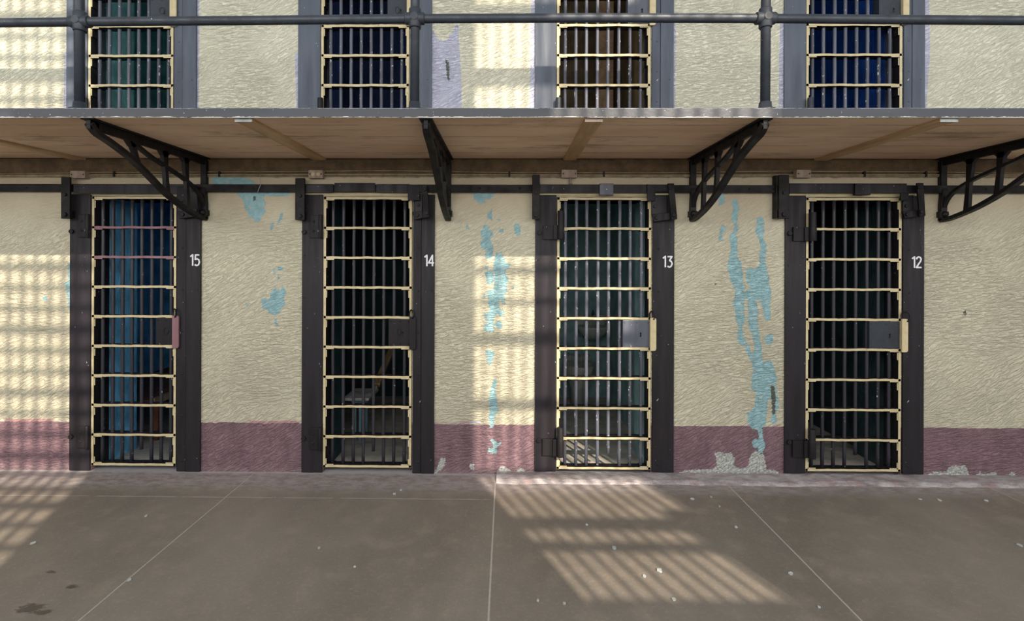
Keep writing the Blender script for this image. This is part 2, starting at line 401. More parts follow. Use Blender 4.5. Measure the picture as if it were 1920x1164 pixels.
# ------------------------------------------------------------------ traced outlines of flaked paint (x, z on the wall)
def tr(pts, ox, oy, sc): return [PW(ox+a/sc, oy+b/sc) for a, b in pts]
A = lambda p: tr(p, 375, 330, 3.88)
B = lambda p: tr(p, 850, 340, 3.881)
C3 = lambda p: tr(p, 850, 620, 3.881)
D = lambda p: tr(p, 1310, 340, 3.881)
E = lambda p: tr(p, 1310, 620, 3.881)
F = lambda p: tr(p, 0, 440, 2.4249)
G = lambda p: tr(p, 1660, 540, 3.063)
H = lambda p: tr(p, 480, 330, 1.973)
U = lambda p: tr(p, 800, 0, 5.292)
R = lambda p: tr(p, 0, 0, 1)
TEAL = [
 A([(265,125),(300,160),(320,190),(325,225),(345,260),(355,300),(385,305),(395,330),(425,338),(445,305),(465,275),(480,255),(465,225),(480,195),(455,160),(470,140),(560,148),(640,145),(655,128),(655,110),(265,110)]),
 A([(85,8),(330,10),(410,50),(410,70),(90,70)]),
 A([(590,262),(605,275),(600,310),(575,340),(558,352),(575,315),(582,290)]),
 A([(515,340),(543,345),(525,385),(508,405),(512,370)]),
 A([(560,655),(605,662),(600,700),(575,690)]), A([(565,715),(585,740),(565,765)]), A([(533,670),(552,680),(547,720),(533,705)]),
 A([(545,785),(565,830),(590,830),(597,785),(625,840),(630,855),(612,880),(618,945),(590,960),(575,1000),(545,1012),(500,995),(490,970),(450,965),(455,935),(440,885),(470,890),(510,895),(515,830),(540,825)]),
 A([(333,922),(352,930),(350,947),(331,942)]), A([(543,1050),(557,1035),(562,1070),(574,1088),(558,1090),(545,1075)]),
 A([(60,190),(75,205),(72,235),(62,220)]),
 B([(145,85),(230,85),(232,160),(195,162),(150,130)]), B([(235,85),(300,88),(290,115),(260,132),(238,125)]),
 B([(280,195),(285,285),(250,272),(245,235),(268,215)]),
 B([(215,325),(255,320),(265,350),(290,365),(285,400),(265,420),(285,455),(292,505),(280,570),(255,560),(230,560),(230,525),(250,505),(205,485),(195,435),(215,420),(195,375),(215,350)]),
 B([(455,298),(477,310),(492,350),(487,382),(465,397),(448,380),(440,325)]),
 B([(333,343),(362,348),(367,372),(350,380),(335,366)]), B([(93,313),(114,320),(112,352),(93,342)]), B([(315,272),(342,276),(338,290),(318,286)]),
 B([(310,520),(350,515),(375,560),(375,590),(415,600),(410,625),(375,645),(375,665),(405,710),(390,750),(390,800),(375,830),(375,900),(355,890),(350,850),(335,870),(330,930),(370,935),(370,960),(345,982),(310,960),(300,990),(290,1010),(298,1095),(265,1100),(225,1085),(220,1050),(245,1040),(230,1000),(225,960),(270,940),(250,880),(245,800),(290,790),(300,730),(300,670),(290,620),(300,570)]),
 B([(225,665),(285,645),(295,720),(270,750),(245,745),(240,700)]), B([(295,1030),(350,1015),(360,1055),(335,1080),(310,1060)]),
 B([(235,613),(260,620),(252,642),(230,642)]), B([(213,830),(231,818),(234,842),(217,860)]), B([(425,765),(442,765),(440,785),(427,785)]),
 C3([(235,140),(300,145),(290,200),(275,245),(250,245),(240,190)]),
 C3([(300,330),(315,380),(305,440),(320,520),(327,580),(310,610),(295,650),(295,700),(265,705),(265,670),(255,640),(265,570),(258,500),(265,455),(280,400)]),
 C3([(275,775),(290,790),(320,820),(357,805),(345,830),(320,840),(315,895),(285,890),(250,885),(255,850),(285,860),(290,830),(270,800)]),
 D([(135,90),(185,92),(190,155),(165,170),(140,180),(150,140)]),
 D([(260,120),(290,150),(285,170),(300,200),(285,225),(285,270),(270,300),(290,320),(285,360),(270,380),(280,420),(285,500),(280,550),(315,600),(310,620),(325,680),(320,740),(345,780),(320,790),(340,840),(330,900),(335,960),(340,1010),(320,1060),(320,1110),(345,1170),(280,1170),(300,1120),(290,1060),(265,990),(265,930),(245,890),(260,850),(270,800),(245,750),(225,700),(208,620),(220,570),(235,500),(230,430),(225,400),(250,370),(260,320),(240,280),(240,230),(255,200),(235,160)]),
 D([(175,313),(195,330),(187,370),(167,380),(177,432),(143,437),(150,380),(158,340)]),
 D([(455,252),(475,280),(475,370),(470,420),(495,460),(490,520),(485,570),(495,640),(515,700),(510,740),(530,790),(520,850),(520,930),(525,1010),(480,1010),(470,930),(445,870),(415,860),(435,930),(430,1000),(440,1170),(400,1170),(385,1100),(365,1060),(360,1000),(360,900),(355,850),(335,850),(340,800),(360,790),(385,780),(345,730),(345,640),(370,625),(415,640),(445,600),(440,540),(450,470),(430,400),(405,345),(425,330),(420,270)]),
 E([(475,55),(515,20),(543,25),(540,75),(525,105),(490,95)]),
 E([(280,0),(320,0),(320,60),(340,80),(380,130),(375,170),(400,165),(405,100),(385,30),(390,0),(440,0),(445,60),(460,120),(460,190),(470,240),(490,215),(520,215),(545,250),(550,290),(570,330),(560,400),(575,480),(580,560),(560,600),(570,650),(550,685),(525,670),(530,620),(540,560),(520,490),(500,500),(500,560),(490,620),(490,680),(460,710),(470,780),(485,840),(465,890),(435,890),(430,850),(400,850),(385,810),(410,780),(440,800),(430,720),(390,715),(360,680),(360,620),(340,595),(380,590),(410,540),(410,490),(425,450),(385,430),(385,320),(400,290),(385,230),(365,190),(340,150),(345,110),(310,110),(280,60)]),
 F([(310,128),(325,128),(325,345),(310,330),(308,290),(300,240),(290,220),(310,212)]), F([(193,290),(205,268),(217,295),(205,305)]),
]
PLAS = [
 C3([(118,970),(140,963),(157,1012),(122,1008)]), C3([(330,1000),(360,980),(400,1005),(445,1030),(400,1030),(380,1050),(325,1030)]), C3([(455,1020),(490,995),(525,1010),(520,1035),(480,1035)]),
 E([(112,885),(165,880),(190,895),(235,885),(262,930),(262,985),(300,1000),(360,985),(370,920),(410,870),(470,900),(485,950),(492,1010),(550,1012),(610,1050),(610,1110),(-180,1110),(-180,1050),(-100,1015),(0,1010),(100,1005),(130,985),(128,930)]),
 G([(262,1050),(350,1055),(370,1020),(460,1018),(480,1060),(480,1095),(310,1088)]), G([(518,1080),(545,1048),(555,1068),(635,1056),(642,1075),(600,1090),(525,1092)]), G([(693,1085),(730,1053),(754,1075),(747,1095)]),
 H([(685,1040),(702,1045),(697,1075),(665,1102),(600,1115),(665,1088)]), H([(790,1068),(808,1062),(806,1088),(792,1085)]),
 R([(383,889),(400,886),(420,889),(440,887),(460,890),(470,895),(383,895)]), R([(585,890),(605,885),(610,890),(608,896),(585,896)]), R([(20,888),(34,886),(36,893),(20,893)]), R([(66,887),(82,886),(82,892),(66,892)]),
 R([(1740,888),(1765,885),(1765,896),(1740,896)]),
]
LAV = [
 U([(66,300),(110,400),(200,400),(300,240),(315,240),(320,440),(340,700),(350,1150),(50,1150),(50,300)]),
 U([(1045,-200),(1095,-200),(1095,1150),(1025,1150),(1025,800),(1035,530),(1030,260)]),
 R([(121,100),(140,60),(140,220),(119,220)]), R([(366,-60),(374,0),(373,220),(366,220)]), R([(1258,-60),(1267,60),(1265,220),(1258,220)]),
 R([(1462,40),(1475,0),(1475,220),(1460,220)]), R([(1725,-60),(1742,0),(1744,100),(1735,220),(1725,220)]), R([(553,100),(570,100),(570,220),(556,220)]),
 C3([(-20,665),(40,672),(200,655),(210,674),(-20,676)]),
]
GRIME = [E([(522,400),(550,400),(562,500),(555,560),(560,610),(535,605),(530,500)]), U([(190,590),(215,600),(225,700),(230,810),(210,800),(195,700)]), A([(395,140),(410,150),(405,175),(390,180),(383,160)]),
         D([(115,745),(135,738),(132,750),(120,757)]), R([(1806,585),(1811,580),(1812,590),(1808,593)])]

def sdf(P, polys, lim=.06):
    out = np.full(len(P), -lim)
    for poly in polys:
        q = np.array(poly); lo, hi = q.min(0)-lim, q.max(0)+lim
        idx = np.where((P[:, 0] > lo[0]) & (P[:, 0] < hi[0]) & (P[:, 1] > lo[1]) & (P[:, 1] < hi[1]))[0]
        if not len(idx): continue
        p = P[idx]; n = len(q); d = np.full(len(p), 9.0); ins = np.zeros(len(p), bool)
        for i in range(n):
            a, b = q[i], q[(i+1) % n]; e = b-a
            w = p-a; t = np.clip((w@e)/max(e@e, 1e-12), 0, 1)
            d = np.minimum(d, np.linalg.norm(w-t[:, None]*e, axis=1))
            c = (a[1] > p[:, 1]) != (b[1] > p[:, 1])
            if abs(e[1]) > 1e-12:
                xi = a[0]+(p[:, 1]-a[1])*e[0]/e[1]; ins ^= c & (p[:, 0] < xi)
        s = np.where(ins, d, -d)
        out[idx] = np.maximum(out[idx], np.clip(s, -lim, lim))
    return out

# ------------------------------------------------------------------ cell block wall
def rects_front():
    XL, XR = -6.2, 6.2; out = []
    for rows, z0, z1, ztop in ((LX, 0, DTOP, ZD-.02), (UX, ZD-.02, ZTOP-.25, ZTOP)):
        xs = [XL]
        for j, a, b, k in rows: xs += [a-.004, b+.004]
        xs.append(XR)
        for i in range(0, len(xs), 2): out.append((xs[i], xs[i+1], z0, z1))
        out.append((XL, XR, z1, ztop))
    return out
def build_wall():
    b = MB()
    for x0, x1, z0, z1 in rects_front(): b.box(x0, x1, .004, .45, z0, z1)
    vs, fs = [], []; st = .0105
    for x0, x1, z0, z1 in rects_front():
        nx = max(2, int((x1-x0)/st)); nz = max(2, int((z1-z0)/st)); o = len(vs)
        X = np.linspace(x0, x1, nx+1); Z = np.linspace(z0, z1, nz+1)
        for z in Z:
            for x in X: vs.append((x, 0.0, z))
        for j in range(nz):
            for i in range(nx):
                a = o+j*(nx+1)+i; fs.append((a, a+1, a+nx+2, a+nx+1))
    nb = len(b.v); allv = b.v+vs; allf = b.f+[tuple(k+nb for k in f) for f in fs]
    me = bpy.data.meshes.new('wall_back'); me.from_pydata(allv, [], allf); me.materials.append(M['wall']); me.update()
    P = np.array([(v[0], v[2]) for v in allv])
    for nm, pl in (('teal', TEAL), ('plaster', PLAS), ('lavender', LAV), ('grime', GRIME)):
        at = me.attributes.new(nm, 'FLOAT', 'POINT'); d = sdf(P, pl); d[:nb] = -.06
        at.data.foreach_set('value', d.astype(np.float32))
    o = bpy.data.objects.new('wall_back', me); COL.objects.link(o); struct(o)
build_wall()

# floor
b = MB(); b.box(-9.2, 9.2, -5.6, 2.6, -.12, 0); struct(b.build('floor', 'floor'))

# crumbled kerb along the right half of the wall foot
def kerb():
    x0, x1 = SEAMS[1][0]+.006, 4.7; n = 240; vs = []
    prof = [(-.002, .0), (-.002, .020), (-.03, .022), (-.135, .020), (-.158, .010), (-.165, 0)]
    for i in range(n+1):
        x = x0+(x1-x0)*i/n
        for j, (y, z) in enumerate(prof):
            q = noise.noise(Vector((x*9, j*1.3, 0)))
            yy = y+(.016*q+.02*noise.noise(Vector((x*2.3, 4, 0))) if j > 2 else 0); zz = max(0, z+.008*noise.noise(Vector((x*14, j*2.1, 5)))) if 0 < j < 5 else z
            vs.append((x, yy, zz))
    k = len(prof); fs = [(i*k+j, i*k+j+1, (i+1)*k+j+1, (i+1)*k+j) for i in range(n) for j in range(k-1)]
    fs += [tuple(range(k)), tuple(n*k+j for j in range(k-1, -1, -1))]
    b = MB(); b.add(vs, fs); struct(b.build('trim_1', 'kerb'))
kerb()

# ------------------------------------------------------------------ cells behind the doors
def cell(key, rows, i, zf, zc):
    xr = rows[i][2]+.09
    xl = rows[i-1][2]+.21 if i else xr-1.62
    a, bb = rows[i][1]-.004, rows[i][2]+.004; yb = 2.15; t = .03
    top = DTOP+.0 if zf == 0 else ZTOP-.25
    b = MB()
    b.box(xl-t, xl, .45, yb, zf, zc); b.box(xr, xr+t, .45, yb, zf, zc)
    b.box(xl-t, xr+t, yb, yb+t, zf, zc); b.box(xl-t, xr+t, .45, yb, zc-t, zc)
    b.box(a, a+.008, .165, .452, zf, top); b.box(bb-.008, bb, .165, .452, zf, top)   # painted reveals
    b.box(xl, a+.008, .45, .458, zf, zc-t); b.box(bb-.008, xr, .45, .458, zf, zc-t)
    b.box(a, bb, .165, .458, top, top+.008); b.box(a, bb, .45, .458, top, zc-t)
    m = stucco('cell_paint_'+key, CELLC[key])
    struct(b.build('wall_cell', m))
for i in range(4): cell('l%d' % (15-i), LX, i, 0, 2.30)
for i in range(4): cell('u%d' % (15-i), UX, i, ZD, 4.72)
b = MB(); b.box(-4.4, 4.7, .0, 2.2, ZD-.045, ZD-.002); struct(b.build('floor_upper_cells', 'conc'))

# ------------------------------------------------------------------ door frames
NUMS = {0: '15', 1: '14', 2: '13', 3: '12'}
NPOS = [(355.5, 374.5, 477, 498), (794.5, 813.5, 478, 499), (1241.5, 1260.5, 480, 501), (1708.5, 1727.5, 481, 502)]
CNT = {0: 'leftmost', 1: 'second from the left', 2: 'third from the left', 3: 'rightmost'}
GLYPH = {
 '1': [[(.10, .80), (.34, .98), (.34, .0)]],
 '2': [[(.04, .76), (.10, .90), (.25, .98), (.42, .92), (.50, .78), (.44, .58), (.20, .28), (.04, .03), (.54, .03)]],
 '3': [[(.06, .95), (.50, .95), (.26, .60), (.44, .52), (.52, .32), (.42, .10), (.24, .01), (.05, .10)]],
 '4': [[(.40, .0), (.40, .98), (.02, .30), (.56, .30)]],
 '5': [[(.50, .96), (.12, .96), (.10, .56), (.28, .62), (.46, .52), (.52, .30), (.42, .08), (.24, .01), (.05, .10)]]}
def digits(txt, p, parent, yy):
    x0, z1 = PW(p[0], p[2], yy); x1, z0 = PW(p[1], p[3], yy); b = MB()
    for n, ch in enumerate(txt):
        h = z1-z0; ox = x0+(x1-x0)*(-.02 if n == 0 else .47)
        for st in GLYPH[ch]:
            q = [(ox+a*(x1-x0)*.98, z0+c*h) for a, c in st]; hw = .0055
            for k in range(len(q)-1):
                a, c = Vector(q[k]), Vector(q[k+1]); d = (c-a).normalized(); nn = Vector((-d.y, d.x))*hw
                b.prism([tuple(a+nn), tuple(a-nn), tuple(c-nn), tuple(c+nn)], yy-.0016-.0001*k, yy)
            for k in range(1, len(q)-1):
                b.prism([(q[k][0]+hw*math.cos(t*math.pi/4), q[k][1]+hw*math.sin(t*math.pi/4)) for t in range(8)], yy-.0015, yy)
    b.build('cell_number', 'white', parent, 0, 'white painted number %s' % txt)
def rivet_mesh(r):
    b = MB(); b.dome((0, 0, 0), r, (0, -1, 0), .55); return b
RIV = {}
def rivet(parent, x, y, z, mat, r=.008):
    k = (mat, r)
    if k not in RIV:
        o = rivet_mesh(r).build('rivet', mat); RIV[k] = o.data; bpy.data.objects.remove(o)
    o = bpy.data.objects.new('rivet', RIV[k]); COL.objects.link(o); o.parent = parent
    o.location = Vector((x, y, z))-parent_loc(parent)
def frame(i, upper):
    jl, dl, dr, jr = (UX if upper else LX)[i]
    zb, zt = (ZD, ZTOP-.25) if upper else (0.004 if i < 2 else .026, DTOP+.012)
    mat = 'slate' if upper else 'blackj'  # slate: jamb colour with brighter sky light painted in
    where = 'on the upper gallery, ' + CNT[i] if upper else 'on the ground floor'
    if upper: lab = 'steel frame of the upper barred door above cell %s' % NUMS[i]
    else: lab = 'black riveted steel door frame painted with number %s' % NUMS[i]
    t = thing('door_frame', ((jl+jr)/2, 0, zb), lab, 'door frame', 'steel frames of the cell doors')
    yf = -.014
    b = MB(); b.box(jl, dl-.006, yf, .0, zb, zt); b.box(dl-.022, dl-.006, 0, .16, zb, zt)
    b.box(dl-.022, dl+.004, .095, .16, zb, zt)     # steel stop seen behind the door
    b.build('left_jamb', mat, t, .003)
    b = MB(); sx = dr+(jr-dr)*.42
    if upper or i < 2:
        b.box(dr+.010, sx-.001, yf+.000, .0, zb, zt); b.box(sx+.001, jr, yf-.004, .0, zb, zt)
    else: b.box(dr+.010, jr, yf, 0, zb, zt)
    b.box(dr+.006, dr+.022, 0, .16, zb, zt); b.box(dr-.004, dr+.022, .095, .16, zb, zt)
    b.build('right_jamb', mat, t, .003)
    if not upper:
        b = MB(); z0 = PW(900, 366.5)[1]; z1 = PW(900, 361)[1]; b.box(jl+.03, jr-.02, -.012, 0, z0, z1)
        b.box(dl-.006, dr+.01, 0, .16, z0, z0+.012)
        b.build('head_strip', 'cream', t)
        digits(NUMS[i], NPOS[i], t, yf-(.004 if i < 2 else 0))
        for py in (464, 543, 621, 700, 778, 862): rivet(t, dr+.052, yf, PW(350, py)[1], mat)
        rivet(t, jr-.02, yf-(.004 if i < 2 else 0), PW(370, 543)[1], mat, .006)
        for py in (470, 548, 672): rivet(t, jl+.02, yf, PW(150, py)[1]-.03*i, mat, .006)
        # rivets on the angle irons inside the reveal
        for k in range(9):
            z = DZ0+DZS*k
            for q in (.045, .165):
                if i < 2: 
                    b2 = None
                    if ('s', mat) not in RIV:
                        o = MB().dome((0, 0, 0), .010, (1, 0, 0), .6).build('rivet', 'black'); RIV[('s', mat)] = o.data; bpy.data.objects.remove(o)
                    o = bpy.data.objects.new('rivet', RIV[('s', mat)]); COL.objects.link(o); o.parent = t
                    o.location = Vector((dl+.004, .128, z+q))-parent_loc(t)
        # hinge plates
        small = i < 2
        for top in (True, False):
            b = MB()
            if small:
                x0 = dl-(.088 if top and i == 0 else .095); z1 = PW(150, 403 if top else 797)[1]; z0 = PW(150, 445 if top else 838)[1]
                b.box(x0, dl-.012, yf-.012, yf, z0, z1)
                b.tube([(dl-.016, yf-.012, z0-.002), (dl-.016, yf-.012, z1+.004)], .0145, 14)
                for zq in (.3, .72): b.dome((x0+.028, yf-.012, z0+(z1-z0)*zq), .009)
                nm = b.build('hinge', 'black', t, .003)
            else:
                pz = (423, 449, 396, 449) if top else (820, 851, 797, 851)
                if i == 3: pz = tuple(v+3 for v in pz)
                z1 = PW(1010+460*(i-2), pz[0])[1]; z0 = PW(1010+460*(i-2), pz[1])[1]
                q1 = PW(1010+460*(i-2), pz[2])[1]; q0 = PW(1010+460*(i-2), pz[3])[1]
                b.box(dl-.105, dl-.006, yf-.018, yf, z0, z1)
                b.box(dl-.03, dl+.02, -.045, yf-.006, z0, z1)
                b.tube([(dl+.022, -.050, q0), (dl+.022, -.050, (z1+.001)), (dl+.022, -.050, z1+.002), (dl+.022, -.050, q1)], [.025, .025, .0235, .0235], 20)
                b.build('hinge', 'black', t, .003)
            bx = jl+(.018 if small else .03)
            zc = PW(140, 434 if top else 817)[1]
            MB().hexbolt((bx, yf, zc), .018, .014).build('bolt', 'black', t, .002)
    else:
        for k in range(8): rivet(t, dr+.045, yf, ZD+.37+.22*k, mat, .007)
        for k in range(4): rivet(t, jr-.03, yf-.004, ZD+.53+.45*k, mat, .006)
        hx = dl+.012
        b = MB(); z0 = ZD+.01; z1 = PW(1048, 183, -.05)[1]
        b.tube([(hx-.004, -.045, z0), (hx-.004, -.045, z1)], .020, 18); b.box(hx-.08, hx-.01, -.045, -.014, z0, z0+.1)
        b.build('hinge', 'black' if i in (0, 1) else 'rail', t, .002)
for i in range(4): frame(i, False); frame(i, True)

# ------------------------------------------------------------------ barred doors
def crossbar(dl, dr, z, first, last, mat, front, parent, rng, clip_left=0.0):
    """flat bar on edge: painted front edge, rivetted corner steps at both ends"""
    b = MB(); n = 26; h = .0085; x0, x1 = dl+.001+clip_left, dr-.001; vs = []
    for k in range(n+1):
        x = x0+(x1-x0)*k/n
        sc = .0012*math.sin(k*.55+z*9+parent.location.x)+.0007*rng.uniform(-1, 1)
        if first or last: sc *= .5
        up, dn = h+.0008*rng.uniform(-1, 1), h+.0008*rng.uniform(-1, 1)
        vs += [(x, -.006, z-dn+sc), (x, -.006, z+up+sc), (x, .064, z-dn+sc), (x, .064, z+up+sc)]
    for k in range(n):
        a, c = 4*k, 4*k+4
        b.add([vs[a], vs[c], vs[c+1], vs[a+1]], [(0, 1, 2, 3)], 1)
        b.add([vs[a+1], vs[c+1], vs[c+3], vs[a+3]], [(0, 1, 2, 3)], 0)
        b.add([vs[a+2], vs[a+3], vs[c+3], vs[c+2]], [(0, 1, 2, 3)], 0)
        b.add([vs[a], vs[a+2], vs[c+2], vs[c]], [(0, 1, 2, 3)], 0)
    b.add(vs[:4], [(0, 1, 3, 2)], 1); b.add(vs[-4:], [(0, 2, 3, 1)], 1)
    ln = .060
    sides = [0, 1] if not clip_left else [1]
    for sgn in sides:
        xa = dl+.016 if sgn == 0 else dr-.016-ln
        if not first: b.box(xa, xa+ln, -.0035, .060, z-h-.0075, z-h+.002, 0, 1)
        else: b.box(xa, xa+ln, -.0035, .060, z+h-.002, z+h+.0065, 0, 1)
    return b.build('crossbar', [mat, front], parent)
def door(i, upper):
    jl, dl, dr, jr = (UX if upper else LX)[i]
    z0 = UZ0 if upper else DZ0
    rng = random.Random(i*7+upper)
    barmat = 'barg' if i == 2 else ('barb' if not upper else ('barg' if i == 0 else 'barg'))
    look = {(0, 0): 'black barred cell door 15 with two mauve crossbars and mauve lock plate edge',
            (1, 0): 'black barred cell door 14 with cream edges and black lock plate flange',
            (2, 0): 'barred cell door 13 with bare grey lock plate and large keyhole',
            (3, 0): 'black barred cell door 12 with dark square lock plate and cream flange',
            (0, 1): 'upper barred door with cream edges above cell 15, teal reveal behind it',
            (1, 1): 'upper barred door with cream edges above cell 14, navy reveal behind it',
            (2, 1): 'upper barred door with pale grey bars above cell 13, brown cell behind it',
            (3, 1): 'upper barred door with cream edges above cell 12, blue reveal behind it'}[(i, int(upper))]
    t = thing('cell_door', ((dl+dr)/2, 0, z0-.01), look, 'barred door', 'barred doors of the cell block')
    n = 10; zs = [z0+DZS*k for k in range(n)]
    zt = zs[-1]+.0085; zb = zs[0]-.0085
    for sgn in (0, 1):
        b = MB(); sx = dl if sgn == 0 else dr-.017
        b.box(sx, sx+.017, -.006, .064, zb-.001, zt+.001, 0, 1)
        for k in range(n-1):
            zc = zs[k+1]-.016-.058
            xa = dl+.017 if sgn == 0 else dr-.017-.008
            b.box(xa, xa+.008, -.0035, .058, zc, zc+.052, 0, 1)
            if k == 0: b.box(xa, xa+.008, -.0035, .058, zs[0]+.0085, zs[0]+.055, 0, 1)
        b.build('stile', ['black', 'cream'], t)
    for k, z in enumerate(zs):
        fr = 'mauve' if (not upper and i == 0 and k in (7, 8)) else 'cream'
        clip = .0
        o = crossbar(dl, dr, z, k == 0, k == n-1, 'black', fr, t, rng, clip)
        if fr == 'mauve': o['label'] = 'crossbar with mauve painted edge'
    w = dr-dl; xc = (dl+dr)/2; pit = w*.1165
    for k in range(8):
        x = xc+(k-3.5)*pit
        zlo = zs[0]+.10 if k == 4 else zs[0]
        pts = []; m_ = 19
        jx = rng.uniform(-.002, .002)
        for q in range(m_):
            z = zlo+(zs[-1]-zlo)*q/(m_-1)
            pts.append((x+jx+rng.uniform(-.0008, .0008), .029, z))
        o = MB().tube(pts, .0122, 12).build('bar', barmat, t)
        if k == 4: o['label'] = 'bar cut short above the bottom crossbar'
    # lock between the fifth and sixth crossbar
    zl, zh = zs[4]+.010, zs[5]-.011
    if upper: lx0 = dr-w*(.245 if i else .27)
    else: lx0 = dr-w*(.235 if i == 0 else .26 if i == 1 else .30 if i == 2 else .335)
    lx1 = dr-.012 if (i or upper) else dr-.006
    lm = {0: 'black', 1: 'black', 2: 'lock', 3: 'rail'}[i] if not upper else {0: 'rail', 1: 'rail', 2: 'lock', 3: 'rail'}[i]
    b = MB(); b.box(lx0, lx1, -.011, .055, zl, zh); lo = b.build('lock_box', lm, t, .003)
    for xx in (lx0+.014, (lx0+lx1)/2+.008, lx1-.010):
        for zz in (zl+.016, zh-.016): rivet(lo, xx, -.011, zz, lm, .0065)
    kx = lx1-(lx1-lx0)*.33; kz = (zl+zh)/2+.0-.008
    if i >= 1 or upper:
        b = MB()
        b.tube([(kx, -.0125, kz+.012), (kx, -.009, kz+.012)], .0065, 14)
        b.prism([(kx-.0035, kz+.012), (kx+.0035, kz+.012), (kx+.0065, kz-.014), (kx-.0065, kz-.014)], -.0125, -.009)
        b.build('keyhole', 'hole', lo)
    if i in (0, 1):
        b = MB(); kx2 = lx0+(lx1-lx0)*(.56 if i == 0 else .5)
        pts = [(kx2+.018*math.cos(a)*(1 if i == 0 else .8), -.012, kz+.010+.024*math.sin(a)) for a in np.linspace(0, 2*math.pi, 21)]
        b.tube(pts, .003, 8, caps=False); b.build('escutcheon', lm, lo)
    # flange lapping the jamb
    fw = .048 if i < 2 else .044
    fx0 = dr-.012; fx1 = dr-.012+fw
    fm = ('mauve' if i == 0 else 'black' if i == 1 else 'cream') if not upper else 'cream'
    c = .013; za, zb2 = zl-.022, zh+.020
    poly = [(fx0, za), (fx1-c, za), (fx1-c*.3, za+c*.3), (fx1, za+c), (fx1, zb2-c), (fx1-c*.3, zb2-c*.3), (fx1-c, zb2), (fx0, zb2)]
    b = MB(); b.prism(poly, -.034, -.020); b.box(fx0+.002, fx0+.012, -.02, .0, za+.02, zb2-.02)
    b.build('lock_flange', fm, t, .002)
    if not upper:
        rr = .036 if i < 3 else .045; b = MB(); cx = dr+.004
        pts = [(cx+.5*rr*math.cos(a)+(.012 if i == 3 else 0), -.030-.012*math.cos(a), zb2+.018+rr*.95*math.sin(a)*.9) for a in np.linspace(-.4*math.pi, 1.4*math.pi, 17)]
        b.tube(pts, .0055, 10); b.build('hasp_ring', 'black', t)
for i in range(4): door(i, False); door(i, True)

# ------------------------------------------------------------------ lock bar and levers above the doors
t = thing('locking_bar', (0, -.04, PW(950, 353)[1]), 'long black steel locking bar running along the wall over all four cell doors', 'locking bar')
y0, y1 = -.040, -.024
zt, zb = PW(900, 346, -.04)[1], PW(900, 360.5, -.04)[1]
b = MB(); b.box(-6.1, 6.1, y0, y1, zb, zt); b.build('bar', 'iron', t, .002)
for px in (30, 430, 520, 880, 960, 1300, 1340, 1400, 1440, 1850): MB().box(PX(px, 353)-.012, PX(px, 353)+.012, y1, -.001, zb+.01, zt-.01).build('standoff', 'iron', t)
for (a, c, u, d) in ((138, 345, 345, 363), (572, 625, 345, 361), (627, 703, 342.5, 360), (706, 768, 345, 361), (1012, 1222, 345.5, 361.5), (1480, 1700, 343.5, 362)):
    b = MB(); x0, z1 = PW(a, u, y0-.01); x1, z0 = PW(c, d, y0-.01); b.box(x0, x1, y0-.012, y0, z0, z1); b.build('cover_strip', 'black', t, .002)
for (a, c) in ((1124, 1150), (1602, 1631)):
    b = MB(); x0, z1 = PW(a, 344, y0-.02); x1, z0 = PW(c, 366, y0-.02); b.box(x0, x1, y0-.030, y0, z0, z1)
    o = b.build('slide_cover', 'lock' if a < 1500 else 'black', t, .004); rivet(o, (x0+x1)/2, y0-.030, (z0+z1)/2, 'white' if a < 1500 else 'lock', .004)
for a in (60, 480, 900, 975, 1345, 1400, 1445, 1840): rivet(t, PX(a, 353), y0, (zb+zt)/2, 'iron', .008)

for i, (a, c, u, d) in enumerate(((117, 133, 332, 410), (556, 572, 334, 413), (998, 1012, 328, 411), (1459, 1478, 328, 410))):
    x0, z1 = PW(a, u, -.06); x1, z0 = PW(c, d, -.06)
    t = thing('lever_bar', ((x0+x1)/2, -.06, z0), 'black vertical lever bar bolted over the top left corner of door %s' % NUMS[i], 'lever', 'vertical lever bars over the doors')
    b = MB(); b.box(x0, x1, -.072, -.054, z0, z1); b.box(x0+.006, x1-.006, -.054, -.014, z0+.01, z0+.06); b.build('strap', 'iron', t, .003)
    if i in (1, 3):
        b = MB(); b.box(x0-.012, x0-.001, -.056, -.0, z0+.004, z1); b.build('side_plate', 'iron', t, .002)
    MB().hexbolt(((x0+x1)/2, -.072, z0+.03), .017, .013).build('bolt', 'black', t, .002)
    MB().hexbolt(((x0+x1)/2, -.072, z1-.13), .013, .010).build('bolt', 'black', t, .002)

def quad(x, y, w, h): return [(x, y), (x+w, y), (x+w, y+h), (x, y+h)]
LINKS = [
 dict(tab=(333, 346, 350, 378), plate=(336, 352, 366, 402), foot=[(333, 396), (372, 394), (374, 406), (336, 410)], link=[(356, 348), (370, 348), (374, 402), (360, 404)]),
 dict(tab=(765, 787, 347, 376), plate=(778, 792, 364, 400), foot=[(773, 397), (793, 396), (794, 409), (776, 412)], link=[(791, 347), (801, 347), (806, 407), (794, 410)]),
 dict(tab=(1213, 1228, 346, 377), plate=(1222, 1250, 367, 403), foot=[(1222, 402), (1256, 398), (1257, 412), (1226, 416)], link=[(1251, 344), (1263, 344), (1269, 411), (1258, 413)]),
 dict(tab=(1687, 1702, 362, 376), plate=(1693, 1712, 366, 402), foot=[(1692, 396), (1722, 394), (1724, 406), (1696, 409)], link=[(1717, 343), (1729, 343), (1733, 405), (1722, 407)]),
]
